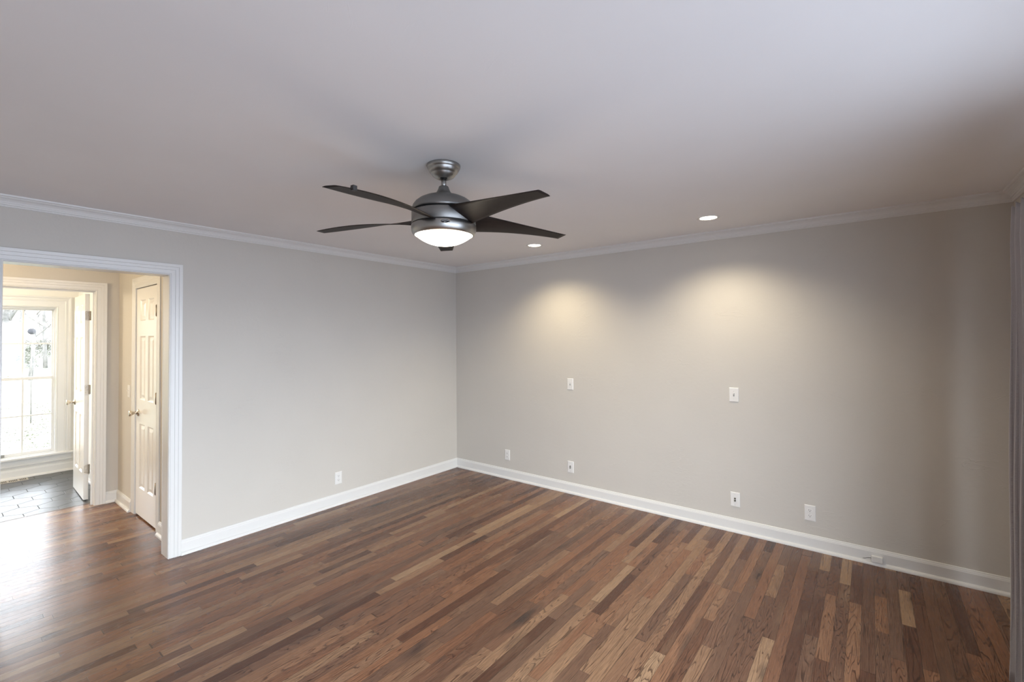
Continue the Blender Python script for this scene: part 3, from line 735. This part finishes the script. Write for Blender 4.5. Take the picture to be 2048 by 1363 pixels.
def tree(x, y, h, label, seed, r=.16, spread=1.0):
    rn = random.Random(seed); z = ground(x, y)
    t = thing('bare_tree', label, 'tree', (x, y, z), group='bare trees across the yard')
    g = G(); tw = G()
    top = Vector((rn.uniform(-.2, .2), rn.uniform(-.3, .3), h*.45))
    g.tube([(0, 0, -.1), (top.x*.3, top.y*.4, h*.15), tuple(top)], [r*1.25, r, r*.72], 10)
    def grow(p, d, L, rad, lev):
        q = p; pts = [p]; dd = d.copy()
        for k_ in range(3):
            dd = (dd + Vector((rn.uniform(-.25, .25), rn.uniform(-.25, .25), rn.uniform(-.05, .22)))).normalized(); q = q + dd*L/3; pts.append(q)
        (g if lev < 1 else tw).tube(pts, [rad, rad*.8, rad*.6, rad*.4], 6 if lev < 2 else 4)
        if lev < 3:
            for k_ in range(5 if lev < 2 else 4):
                b_ = pts[rn.choice((1, 2, 3))]; nd = (dd + Vector((rn.uniform(-1, 1), rn.uniform(-1, 1), rn.uniform(-.2, .7)))*.85*spread).normalized(); grow(b_, nd, L*rn.uniform(.55, .75), rad*.55, lev+1)
    for k_ in range(6):
        a_ = k_*PI/3+rn.uniform(-.3, .3); st = Vector((top.x, top.y, h*rn.uniform(.22, .45))) if k_ else top
        grow(st, Vector((math.cos(a_)*spread, math.sin(a_)*spread, rn.uniform(.5, 1.2))).normalized(), h*.30, r*.32, 0)
    g.out('trunk', BARK, t); tw.out('branches', TWIG, t)
x, y = yx(.08, 24); tree(x, y, 7.5, 'bare tree with the thickest trunk, left of the muntin in the entry window', 3, .20)
x, y = yx(.55, 21); tree(x, y, 5.5, 'bare multi-branched tree right of the muntin in the entry window', 5, .055, 1.3)
x, y = yx(.85, 26); tree(x, y, 6.5, 'bare slanting tree at the right edge of the entry window', 9, .07, 1.2)
x, y = yx(-.25, 30); tree(x, y, 8, 'bare tree farthest left in the entry window', 12, .10)
x, y = yx(.35, 42); tree(x, y, 9, 'distant bare tree behind the others in the entry window', 21, .14)
def shrub(x, y, r, h, label, seed, mat=SHRUB):
    rn = random.Random(seed); z = ground(x, y); g = G()
    for k_ in range(2200):
        a_, b_ = rn.uniform(0, 2*PI), rn.uniform(0, PI/2); rr = rn.uniform(.5, 1)
        p = Vector((x+r*rr*math.cos(a_)*math.cos(b_), y+r*rr*math.sin(a_)*math.cos(b_), z+h*rr*math.sin(b_)))
        u = Vector((rn.uniform(-1, 1), rn.uniform(-1, 1), rn.uniform(-1, 1))).normalized(); v = u.orthogonal().normalized(); s = r*.035
        g.add([p-u*s, p+v*s*.5, p+u*s, p-v*s*.5], [(0, 1, 2, 3)])
    tag(g.out('shrub', mat), label, 'shrub', 'shrubs across the yard')
for k_, (f_, d_, r_s, h_s, lb) in enumerate([(-.1, 30, 1.0, .8, 'low shrub at the foot of the leftmost trees outside'), (.32, 27, .8, .6, 'low shrub behind the muntin of the entry window'), (.75, 33, 1.4, 1.0, 'wide shrub under the slanting tree outside')]):
    x, y = yx(f_, d_); shrub(x, y, r_s, h_s, lb, 40+k_)
# stone edging lines across the yard
for nm, dd, lb in (('stone_edging', 27, 'long low stone edging crossing the yard outside'),):
    g = G(); rn = random.Random(4)
    for k_ in range(80):
        yy = -14+k_*.42; xx = -dd+.03*(yy+5)+rn.uniform(-.08, .08); z = ground(xx, yy); g.box((xx-.14, yy-.18, z-.05), (xx+.14, yy+.18, z+rn.uniform(.08, .2)))
    tag(g.out(nm, STONE, bevel=.03), lb, 'stone edging')
# fallen leaves
g = G(); rn = random.Random(2)
for k_ in range(15000):
    x = -rn.uniform(5.2, 15); y = rn.uniform(-4.2, 1.0); z = ground(x, y)+rn.uniform(.01, .05)
    if noise.noise(Vector((x*.7, y*.9, 3))) < rn.uniform(-.35, .25): continue
    a_ = rn.uniform(0, 2*PI); s = rn.uniform(.012, .032); u = Vector((math.cos(a_), math.sin(a_), rn.uniform(-.5, .5)))*s; v = Vector((-math.sin(a_), math.cos(a_), rn.uniform(-.4, .4)))*s*.55
    p = Vector((x, y, z)); g.add([p-u, p+v+Vector((0, 0, .008)), p+u, p-v+Vector((0, 0, .008))], [(0, 1, 2, 3)])
tag(g.out('fallen_leaves', LEAF), 'scattered dry leaves on the lawn just outside the entry window', 'leaves', kind='stuff')
# round garden ornament on a stake
x, y = yx(.345, 11.5); y += .19
gl = thing('garden_globe', 'grey round ball on a thin stake seen through the upper sash', 'garden ornament', (x, y, ground(x, y)))
zt = 1.80-ground(x, y)
g = G(); g.lathe([(.072*math.sin(PI*i/16), zt-.072*math.cos(PI*i/16)) for i in range(17)], 24, cap=False); g.out('ball', flat('globe_grey', (.035, .035, .04), .9), gl)
g = G(); g.tube([(0, 0, -.05), (0, 0, zt-.08)], .012, 8); g.out('stake', TWIG, gl)
